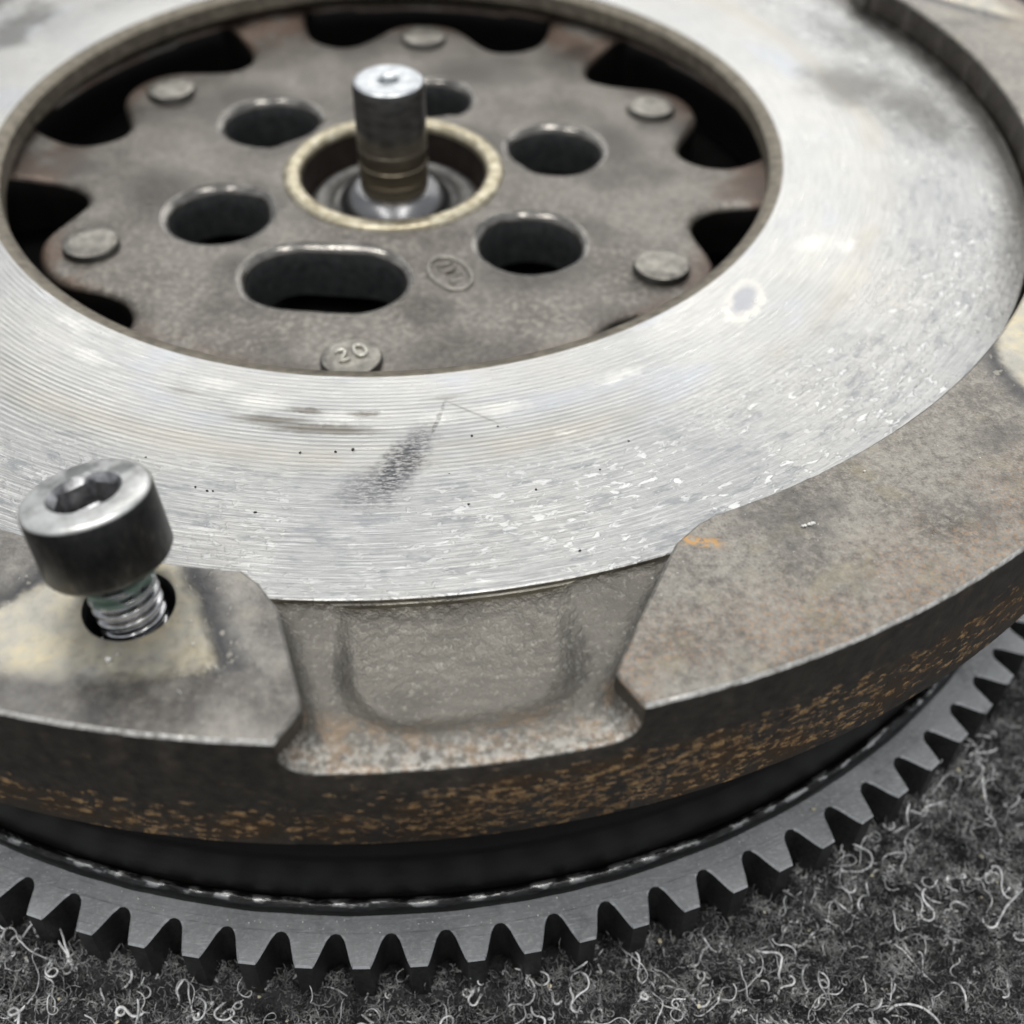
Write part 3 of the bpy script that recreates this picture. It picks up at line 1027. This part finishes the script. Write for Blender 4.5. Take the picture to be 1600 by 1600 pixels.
# the near rivet carries a raised 20
two = [(-0.85, 1.05), (-0.55, 1.45), (0.0, 1.55), (0.55, 1.4), (0.8, 0.95), (0.65, 0.45), (0.0, -0.25), (-0.85, -1.35), (0.0, -1.4), (0.9, -1.35)]
zero = [(0.95 * math.cos(t), 1.5 * math.sin(t)) for t in np.linspace(0, 2 * PI, 20)[:-1]]
cx, cy = pol(60.1, RIV)
mk20 = strokes('raised_numeral', [([(x - 1.55, y) for x, y in two], False), ([(x + 1.5, y) for x, y in zero], True)], 0.36, M['numeral'], web, (cx + 0.1, cy + 0.4), 22, web_z(cx, cy) + 1.72)
mk20['label'] = 'raised number 20 on the near rivet'

M['mark'] = mat_plain('raised_cast_mark', (0.24, 0.225, 0.20), (0.40, 0.38, 0.34), 0.8, 0.42, 0.75)
# oval foundry mark
oval = [(5.4 * math.cos(t), 3.5 * math.sin(t)) for t in np.linspace(0, 2 * PI, 40)[:-1]]
lett = [([(-3.3, -1.2), (-2.6, 1.5), (-1.9, -1.2)], False), ([(-1.1, -1.4), (-0.8, 1.5), (0.1, -0.6), (0.9, 1.5), (1.3, -1.4)], False), ([(2.9, 1.3), (2.4, -1.3), (3.9, -0.9)], False)]
strokes('foundry_mark', [(oval, True)] + lett, 0.45, M['mark'], web, (8.9, -35.3), -68, web_z(8.9, -35.3) - 0.02)

# ---- clutch pads and pockets round the rim
ZT = 6.0; RB = -16.0; RO = 144.2; RI = 119.75
right_side = [(119.75, 18.4), (120.3, 17.2), (122.3, 15.2), (132.1, 11.1), (138.0, 9.1), (138.9, 8.85), (139.9, 8.95), (144.2, 9.55)]
left_side = [(119.75, -10.3), (121.6, -9.1), (125.5, -7.7), (137.6, -5.85), (138.8, -5.7), (140.0, -5.7), (144.2, -6.65)]


def pad_outline(start, end):
    """ccw loop: pocket edge at `start` .. along the rim .. next pocket edge at `end` .. back along the ring"""
    a = [(r, t + start) for r, t in right_side]
    b = [(r, t + end) for r, t in left_side]
    pts = [pol(r, t) for r, t in a]
    n = 110
    pts += [pol(RO, a[-1][1] + (b[-1][1] - a[-1][1]) * i / n) for i in range(1, n)]
    pts += [pol(r, t) for r, t in reversed(b)]
    pts += [pol(RI, b[0][1] + (a[0][1] - b[0][1]) * i / n) for i in range(1, n)]
    pts = resample(pts, 0.8)
    return pts if area2(pts) > 0 else pts[::-1]


def build_pad(name, start, end, hole, mat_top):
    out = pad_outline(start, end)
    V, F = [], []
    bev = [(0.0, -0.45), (0.14, -0.2), (0.42, 0.0)]
    rag = lambda x, y: 0.16 * mnoise.noise(Vector((x * 0.9, y * 0.9, 1.0)))
    loops = []
    for d, dz in bev:
        q = offset(out, d)
        s = len(V)
        V += [(x, y, ZT + dz + (rag(x, y) if dz else 0)) for x, y in q]
        loops.append(list(range(s, s + len(q))))
    n = len(out)
    s = len(V); V += [(x, y, RB + 0.5) for x, y in out]; lo = list(range(s, s + n))
    q = offset(out, 0.5)
    s = len(V); V += [(x, y, RB) for x, y in q]; lo2 = list(range(s, s + n))
    seq = [lo2, lo] + loops
    for A, B in zip(seq, seq[1:]):
        mi = 1 if B is loops[0] or A is lo2 else 0
        for i in range(n):
            worn = mi == 0 and math.hypot(*V[A[i]][:2]) > RO - 0.5
            F.append(((A[i], A[(i + 1) % n], B[(i + 1) % n], B[i]), 3 if worn else mi))
    hl = []
    if hole:
        hl = [circ(hole[0], hole[1], hole[2] + 0.45, 48)]
    cv, cf_, cl = cap([V[i][:2] for i in loops[-1]], hl, [], lambda x, y: ZT)
    k = len(V)
    V += cv
    F += [(tuple(i + k for i in f), 0) for f in cf_]
    if hole:
        prev = [i + k for i in cl[1]]
        for dr, z, mi in ((0.15, ZT - 0.12, 0), (0.0, ZT - 0.45, 2), (0.0, ZT - 14, 2)):
            s = len(V)
            V += [(x, y, z) for x, y in circ(hole[0], hole[1], hole[2] + dr, 48)]
            cur = list(range(s, s + 48))
            F += [((prev[i], prev[(i + 1) % 48], cur[(i + 1) % 48], cur[i]), mi) for i in range(48)]
            prev = cur
        F.append((tuple(prev), 2))
    bv, bf, _ = cap([V[i][:2] for i in lo2], [], [], lambda x, y: RB)
    k = len(V); V += bv; F += [(tuple(i + k for i in f[::-1]), 1) for f in bf]
    o = mk(name, V, [f for f, _ in F], [mat_top, M['rim'], M['bore'], M['worn']], fly, None)
    o.data.polygons.foreach_set('material_index', [mi for _, mi in F])
    bm = bmesh.new(); bm.from_mesh(o.data)
    bmesh.ops.recalc_face_normals(bm, faces=bm.faces)
    bm.to_mesh(o.data); bm.free()
    o.data.shade_smooth(); o.data.set_sharp_from_angle(angle=R_(28))
    return o


HOLE = (-34.3, -122.2, 5.3)
clean_l = [(-29.0, -113.5, -26.3, -121.5), (-26.3, -121.5, -21.6, -132.0), (-21.6, -132.0, -24.5, -133.2), (-24.5, -133.2, -40.1, -133.6), (-40.1, -133.6, -60.0, -129.0), (-60.0, -118.0, -44.0, -117.0), (-44.0, -116.5, -36.0, -111.0), (-60, -110, -29, -108)]
clean_l = [(q[2], q[3], q[0], q[1]) for q in clean_l[:5]] + [(-62.0, -127.5, -44.0, -117.2), (-44.0, -117.2, -36.0, -111.0)]
# inside must lie to the left of every edge: flip any that point the other way
def orient(edges, c):
    out = []
    for px, py, qx, qy in edges:
        s = (qx - px) * (c[1] - py) - (qy - py) * (c[0] - px)
        out.append((px, py, qx, qy) if s > 0 else (qx, qy, px, py))
    return out
M['worn'] = mat_plain('worn_bright_edge', (0.30, 0.28, 0.25), (0.85, 0.83, 0.78), 1.1, 0.35, 0.9, 0.2, 0.6)
M['pad_l'] = mat_pad([orient(clean_l, (-34.0, -124.0))], True, 1)
clean_r = [(88.0, -80.0, 86.3, -87.0), (86.3, -87.0, 88.5, -95.5), (88.5, -95.5, 97.0, -104.0), (92.0, -74.0, 84.0, -86.0)]
clean_f = [(120.5, 37.0, 136.5, 26.5), (140.0, 20.0, 120.0, 40.0)]
M['pad_r'] = mat_pad([orient(clean_r, (95.0, -84.0)), orient(clean_f, (118.0, 55.0))], False, 2)
M['pad_p'] = mat_pad(None, False, 4)

PK = (0, 126, 243)                                           # the three pockets
pl = build_pad('clutch_pad', PK[2] - 360, 0, HOLE, M['pad_l']); pl['label'] = 'pad holding the loose bolt, wiped to pale yellow metal round the hole'
pr = build_pad('clutch_pad', 0, PK[1], None, M['pad_r']); pr['label'] = 'brown-grey pad to the right of the pocket'
build_pad('clutch_pad', PK[1], PK[2], None, M['pad_p'])


def build_pocket():
    A = np.arange(-12.0, 20.6, 0.14); Rr = np.concatenate([np.arange(117.5, 143.6, 0.33), [143.75, 143.9, 144.0, 144.08, 144.13]])
    AA, RR = np.meshgrid(np.radians(A), Rr)
    X = RR * np.sin(AA); Y = -RR * np.cos(AA)
    D = np.minimum(dist_poly([q for q in pad_outline(-117, 0) if q[1] < -95 and abs(q[0]) < 60], X, Y), dist_poly([q for q in pad_outline(0, 126) if q[1] < -95 and abs(q[0]) < 60], X, Y))
    ins = inside(pad_outline(-117, 0), X, Y) | inside(pad_outline(0, 126), X, Y)
    D = np.where(ins, 0, D)
    Z = -0.75 + 0.75 * np.clip((RR - 119) / 24, 0, 1) ** 1.5
    # scoop
    deg = np.degrees(AA)
    al = (deg - 1.9) * RR * PI / 180                        # arc position about the scoop centre
    hw = 14.0 + 0.0 * RR
    ql = np.clip((np.abs(al) - (hw - 8)) / 8.0, 0, 3); qr = np.clip((RR - 129.5) / 8.0, 0, 3)
    q = np.sqrt(ql ** 2 + qr ** 2)
    wl = np.where(al < 0, 0.20, 0.30) + 0.12 * np.clip((RR - 128) / 8, 0, 1)
    t = np.clip((1 + wl - q) / (2 * wl), 0, 1)
    k = np.clip((RR - 119) / 13, 0, 1)
    Z -= 2.6 * t * t * (3 - 2 * t) * (0.30 + 0.70 * k * k * (3 - 2 * k))
    # fillet into the pad walls
    rf = 3.4
    dd = np.clip(rf - D, 0, rf)
    Z += rf - np.sqrt(np.maximum(rf * rf - dd * dd, 0))
    Z = np.where(RR < 119.6, np.minimum(Z, -0.55), Z)
    # rounded outer lip
    lip = np.clip((RR - 143.5) / 0.65, 0, 1)
    Z -= 0.4 * (1 - np.sqrt(np.maximum(1 - lip ** 2, 0)))
    # sand grain
    nz = np.array([mnoise.noise(Vector((x * 0.75, y * 0.75, 0))) + 0.6 * mnoise.noise(Vector((x * 1.7, y * 1.7, 5))) for x, y in zip(X.ravel(), Y.ravel())]).reshape(X.shape)
    Z += 0.13 * nz * (1 - lip)
    nr, na = X.shape
    V = np.c_[X.ravel(), Y.ravel(), Z.ravel()].tolist()
    I = np.arange(nr * na).reshape(nr, na)
    F = [(tuple(f), 0) for f in np.c_[I[:-1, :-1].ravel(), I[:-1, 1:].ravel(), I[1:, 1:].ravel(), I[1:, :-1].ravel()].tolist()]
    prev = I[-1].tolist()
    for r, z in ((144.14, -7.0), (144.14, RB + 0.5), (143.7, RB), (119.0, RB)):
        s = len(V)
        V += [(r * math.sin(t), -r * math.cos(t), z) for t in np.radians(A)]
        cur = list(range(s, s + na))
        F += [((prev[i + 1], prev[i], cur[i], cur[i + 1]), 1) for i in range(na - 1)]
        prev = cur
    o = mk('rim_pocket', V, [f for f, _ in F], [M['pocket'], M['rim']], fly, None)
    o.data.polygons.foreach_set('material_index', [k for _, k in F])
    bm = bmesh.new(); bm.from_mesh(o.data); bmesh.ops.recalc_face_normals(bm, faces=bm.faces); bm.to_mesh(o.data); bm.free()
    o.data.shade_smooth(); o.data.set_sharp_from_angle(angle=R_(50))
    return o


pk = build_pocket()
for a in PK[1:]:
    o = pk.copy(); C.objects.link(o); o.parent = fly; o.rotation_euler = (0, 0, R_(a))

# ---- primary side: black housing, weld bead, ring gear
ZG = -51.8
lathe('primary_housing', [(2, -24.5), (60, -24.0), (118, -22.5), (124, -22.8), (128.5, -25), (130.5, -29), (131.2, -37.5), (132.6, -39.2), (133.0, -41), (133.4, -49.0), (133.6, -55), (133.6, -62), (2, -62)], M['black'], fly, 256, 40)
lathe('weld_bead', [(133.4, ZG + 1.2), (133.9, ZG + 1.9), (134.5, ZG + 2.0), (135.1, ZG + 1.5), (135.5, ZG + 0.6), (135.55, ZG - 0.5)], M['bead'], fly, 720, 60,
      wob=lambda t, j: (0.22 * mnoise.noise(Vector((math.sin(t) * 26, math.cos(t) * 26, j * 0.6))), 0.32 * mnoise.noise(Vector((math.sin(t) * 30, math.cos(t) * 30, 5 + j * 0.5)))))
NT = 110
TPH = -0.4243; PIT = 2 * PI / NT
GB = -61.8
RT, RR0 = 143.35, 138.3


def arc(r, a0, a1, n):
    return [(r * math.sin(a0 + (a1 - a0) * i / n), -r * math.cos(a0 + (a1 - a0) * i / n)) for i in range(n + 1)]


gear = lathe('ring_gear', [(135.5, GB), (135.5, ZG), (138.28, ZG), (138.28, GB)], M['gear'], fly, NT * 4, 20, closed=True)
# one tooth in plan: flanks fall from the tip to a rounded root
hp = PIT / 2
flank = [(138.28, hp * 0.995), (138.34, hp * 0.905), (138.52, hp * 0.815), (138.84, hp * 0.735), (139.3, hp * 0.665), (139.95, hp * 0.605), (141.0, hp * 0.52), (142.2, hp * 0.42), (143.0, hp * 0.345), (143.35, hp * 0.30)]
plan = [(r, -t) for r, t in flank] + [(r, t) for r, t in reversed(flank)]
pp = [(r * math.sin(t), -r * math.cos(t)) for r, t in plan]
if area2(pp) < 0:
    pp = pp[::-1]
n = len(pp)
ch = 0.3
qq = offset(pp, ch)
qq = [q if math.hypot(*p_) > 138.6 else p_ for q, p_ in zip(qq, pp)]
tv = [(x, y, GB) for x, y in pp] + [(x, y, ZG - ch * (0 if math.hypot(x, y) < 138.6 else 1)) for x, y in pp] + [(x, y, ZG) for x, y in qq]
tf = [tuple(range(n))[::-1], tuple(range(2 * n, 3 * n))]
for k in range(2):
    tf += [(k * n + i, k * n + (i + 1) % n, (k + 1) * n + (i + 1) % n, (k + 1) * n + i) for i in range(n)]
t0 = mk('tooth', tv, tf, M['gear'], gear, None)
bm = bmesh.new(); bm.from_mesh(t0.data); bmesh.ops.remove_doubles(bm, verts=bm.verts, dist=1e-7); bmesh.ops.recalc_face_normals(bm, faces=bm.faces); bm.to_mesh(t0.data); bm.free()
t0.data.shade_smooth(); t0.data.set_sharp_from_angle(angle=R_(35))
for k in range(NT):
    o = t0 if k == 0 else bpy.data.objects.new('tooth', t0.data)
    if k:
        C.objects.link(o); o.parent = gear
    o.rotation_euler = (0, 0, TPH + PIT * k)

# ------------------------------------------------------------------ centre pin
M['pin'] = mat_pin()
M['pin_top'] = mat_plain('pin_end_face', (0.42, 0.44, 0.46), (0.74, 0.76, 0.77), 0.45, 0.40, 1.0, 0.3, 0.5)
M['collar'] = mat_plain('smooth_collar', (0.13, 0.13, 0.135), (0.20, 0.20, 0.205), 0.2, 0.26, 0.9, 0.05, 0.2)
pin = empty('centre_pin', (0, 0, (Z0 - 16.3) / 1000))
tag(pin, 'short steel pin with bright end standing in the flywheel hub', 'pin')
lathe('shank', [(6.55, 4.2), (6.8, 4.8), (6.8, 7.0), (6.62, 7.25), (6.62, 7.7), (6.85, 7.95), (6.85, 10.2), (6.7, 10.35), (6.7, 10.7), (6.85, 10.85), (6.85, 13.6), (6.76, 13.7), (6.76, 13.95), (6.85, 14.05), (6.85, 25.4), (6.55, 26.3)], M['pin'], pin, 64, 40, z0=False)
lathe('end_face', [(6.55, 26.3), (6.1, 26.62), (5.6, 26.7), (3.0, 26.7), (2.2, 26.62), (1.75, 26.2), (1.55, 24.6), (0.9, 23.2), (0.001, 22.6)], M['pin_top'], pin, 64, 30, z0=False)
lathe('collar', [(11.6, -0.2), (11.5, 0.8), (11.0, 1.9), (10.2, 2.9), (9.2, 3.8), (8.2, 4.4), (7.4, 4.6), (6.6, 4.7)], M['collar'], pin, 64, 60, z0=False)

# ------------------------------------------------------------------ loose socket head bolt
M['bolt'] = mat_bolt_head(); M['socket'] = mat_socket(); M['thread'] = mat_thread()
bolt = empty('socket_head_bolt')
tag(bolt, 'black socket head bolt standing loose in the pad hole at left', 'bolt')
axis = Vector((-2.0, 3.3, 14.4)).normalized()
bolt.matrix_world = Matrix.Translation(Vector((HOLE[0] / 1000, HOLE[1] / 1000, (Z0 + ZT) / 1000))) @ Vector((0, 0, 1)).rotation_difference(axis).to_matrix().to_4x4()
HB, HT, HR = 6.5, 15.9, 7.5                                  # head from 6.2 to 14.6 mm along the axis


def bolt_head():
    n = 96
    V, F = [], []
    prof = [(4.0, HB), (6.4, HB), (7.1, HB + 0.25), (HR, HB + 0.9), (HR, HT - 0.75), (HR - 0.12, HT - 0.4), (HR - 0.4, HT - 0.12), (HR - 0.8, HT), (4.3, HT)]
    for i in range(n):
        t = 2 * PI * i / n
        for r, z in prof:
            V.append((r * math.cos(t), r * math.sin(t), z))
    k = len(prof)
    for i in range(n):
        a, b = i * k, ((i + 1) % n) * k
        F += [(a + j, b + j, b + j + 1, a + j + 1) for j in range(k - 1)]
    return mk('head', V, F, M['bolt'], bolt, 40, z0=False)


def bolt_socket():
    n = 96
    V, F = [], []

    def hexr(t, flat):
        u = (t + PI / 7) % (PI / 3) - PI / 6
        return min(flat / math.cos(u), flat * 1.125)
    rows = [(lambda t: 4.3, HT), (lambda t: 4.0, HT - 0.35), (lambda t: hexr(t, 3.4), HT - 0.9), (lambda t: hexr(t, 3.35), HT - 3.6), (lambda t: hexr(t, 3.0), HT - 3.9), (lambda t: 1.6, HT - 4.0), (lambda t: 0.02, HT - 4.5)]
    for i in range(n):
        t = 2 * PI * i / n
        for f, z in rows:
            r = f(t); V.append((r * math.cos(t), r * math.sin(t), z))
    k = len(rows)
    for i in range(n):
        a, b = i * k, ((i + 1) % n) * k
        F += [(a + j, b + j, b + j + 1, a + j + 1) for j in range(k - 1)]
    return mk('hex_socket', V, F, M['socket'], bolt, 30, z0=False)


def bolt_thread():
    nz, n = 190, 64
    z0, z1 = -9.0, HB + 0.2
    V, F = [], []
    pitch = 1.45
    for j in range(nz + 1):
        z = z0 + (z1 - z0) * j / nz
        for i in range(n):
            ph = (z / pitch - i / n) % 1.0
            tri = abs(ph - 0.5) * 2
            h = min(1.0, max(0.0, (tri - 0.12) / 0.72)); h = h * h * (3 - 2 * h)
            r = 3.42 + 0.72 * h
            t = 2 * PI * i / n
            V.append((r * math.cos(t), r * math.sin(t), z))
    for j in range(nz):
        for i in range(n):
            i2 = (i + 1) % n
            F.append((j * n + i, j * n + i2, (j + 1) * n + i2, (j + 1) * n + i))
    F.append(tuple(range(n))[::-1])
    return mk('thread', V, F, M['thread'], bolt, 179, z0=False)


bolt_head(); bolt_socket(); bolt_thread()


# ------------------------------------------------------------------ grit lying about
def crumbs(name, spots, mat, label):
    V, F = [], []
    for x, y, z, s in spots:
        bm = bmesh.new()
        bmesh.ops.create_icosphere(bm, subdivisions=1, radius=s)
        k = len(V)
        for v in bm.verts:
            q = 1 + rng.uniform(-.5, .4)
            V.append((x + v.co.x * q, y + v.co.y * q, z + s * 0.55 + v.co.z * q * 0.75))
        F += [tuple(v.index + k for v in f.verts) for f in bm.faces]
        bm.free()
    o = mk(name, V, F, mat, None, 60)
    tag(o, label, 'grit', kind='stuff')
    return o


M['dark_grit'] = mat_plain('dark_grit', (0.010, 0.010, 0.010), (0.03, 0.028, 0.026), 1.0, 0.6, 0.2)
M['pale_grit'] = mat_plain('pale_grit', (0.55, 0.54, 0.50), (0.85, 0.84, 0.80), 1.0, 0.45, 0.0)
M['cream_grit'] = mat_plain('cream_grit', (0.50, 0.44, 0.30), (0.80, 0.74, 0.56), 1.0, 0.45, 0.0)
ds = [(-15.6, -90.9, 0, .33), (-10.6, -91.2, 0, .36), (-8.2, -90.9, 0, .36), (-29.6, -96.6, 0, .28), (-28.0, -97.6, 0, .28), (-27.2, -97.6, 0, .26), (-21.3, -102.2, 0, .30), (8.7, -89.5, 0, .32), (12.6, -87.8, 0, .24), (7.2, -103.2, 0, .32), (16.6, -101.2, 0, .3), (26.0, -98.0, 0, .25), (-37, -90, 0, .25), (5, -97.0, 0, .2), (31, -92.5, 0, .28), (21, -113.0, 0, .3)]
for _ in range(60):
    r, a = rng.uniform(78, 117), rng.uniform(-40, 60)
    ds.append((*pol(r, a), 0, rng.uniform(0.07, 0.14)))
ds = [(x, y, z - 0.12, q * 0.78) for x, y, z, q in ds]
crumbs('dark_grit', ds, M['dark_grit'], 'small dark grit specks lying on the bright friction face')
ps = [(-35.6, -130.4, ZT, .40), (48.6, -116.8, ZT, .20), (48.9, -116.75, ZT, .24), (49.5, -116.6, ZT, .26), (49.8, -116.5, ZT, .28), (50.15, -116.35, ZT, .22), (59.5, -107.6, ZT, .16)]
for _ in range(90):
    r, a = rng.uniform(121, 142), rng.uniform(10, 52)
    ps.append((*pol(r, a), ZT, rng.uniform(0.05, 0.11)))
for _ in range(40):
    r, a = rng.uniform(121, 142), rng.uniform(-24, -9)
    ps.append((*pol(r, a), ZT, rng.uniform(0.05, 0.14)))
for _ in range(120):
    r, a = rng.uniform(136, 138.2), rng.uniform(-30, 50)
    ps.append((*pol(r, a), ZG, rng.uniform(0.06, 0.15)))
crumbs('pale_grit', ps, M['pale_grit'], 'tiny pale dust grains on the pads and ring gear')
cs = [(59.3, -124.0, ZG, .38)]
for _ in range(120):
    r, a = rng.uniform(143, 200), rng.uniform(-32, 66)
    x, y = pol(r, a)
    cs.append((x, y, -Z0 + float(carpet_z(np.array([x]), np.array([y]))[0]) + 0.5, rng.uniform(0.16, 0.42)))
crumbs('cream_grit', cs, M['cream_grit'], 'cream coloured grains scattered over the carpet')
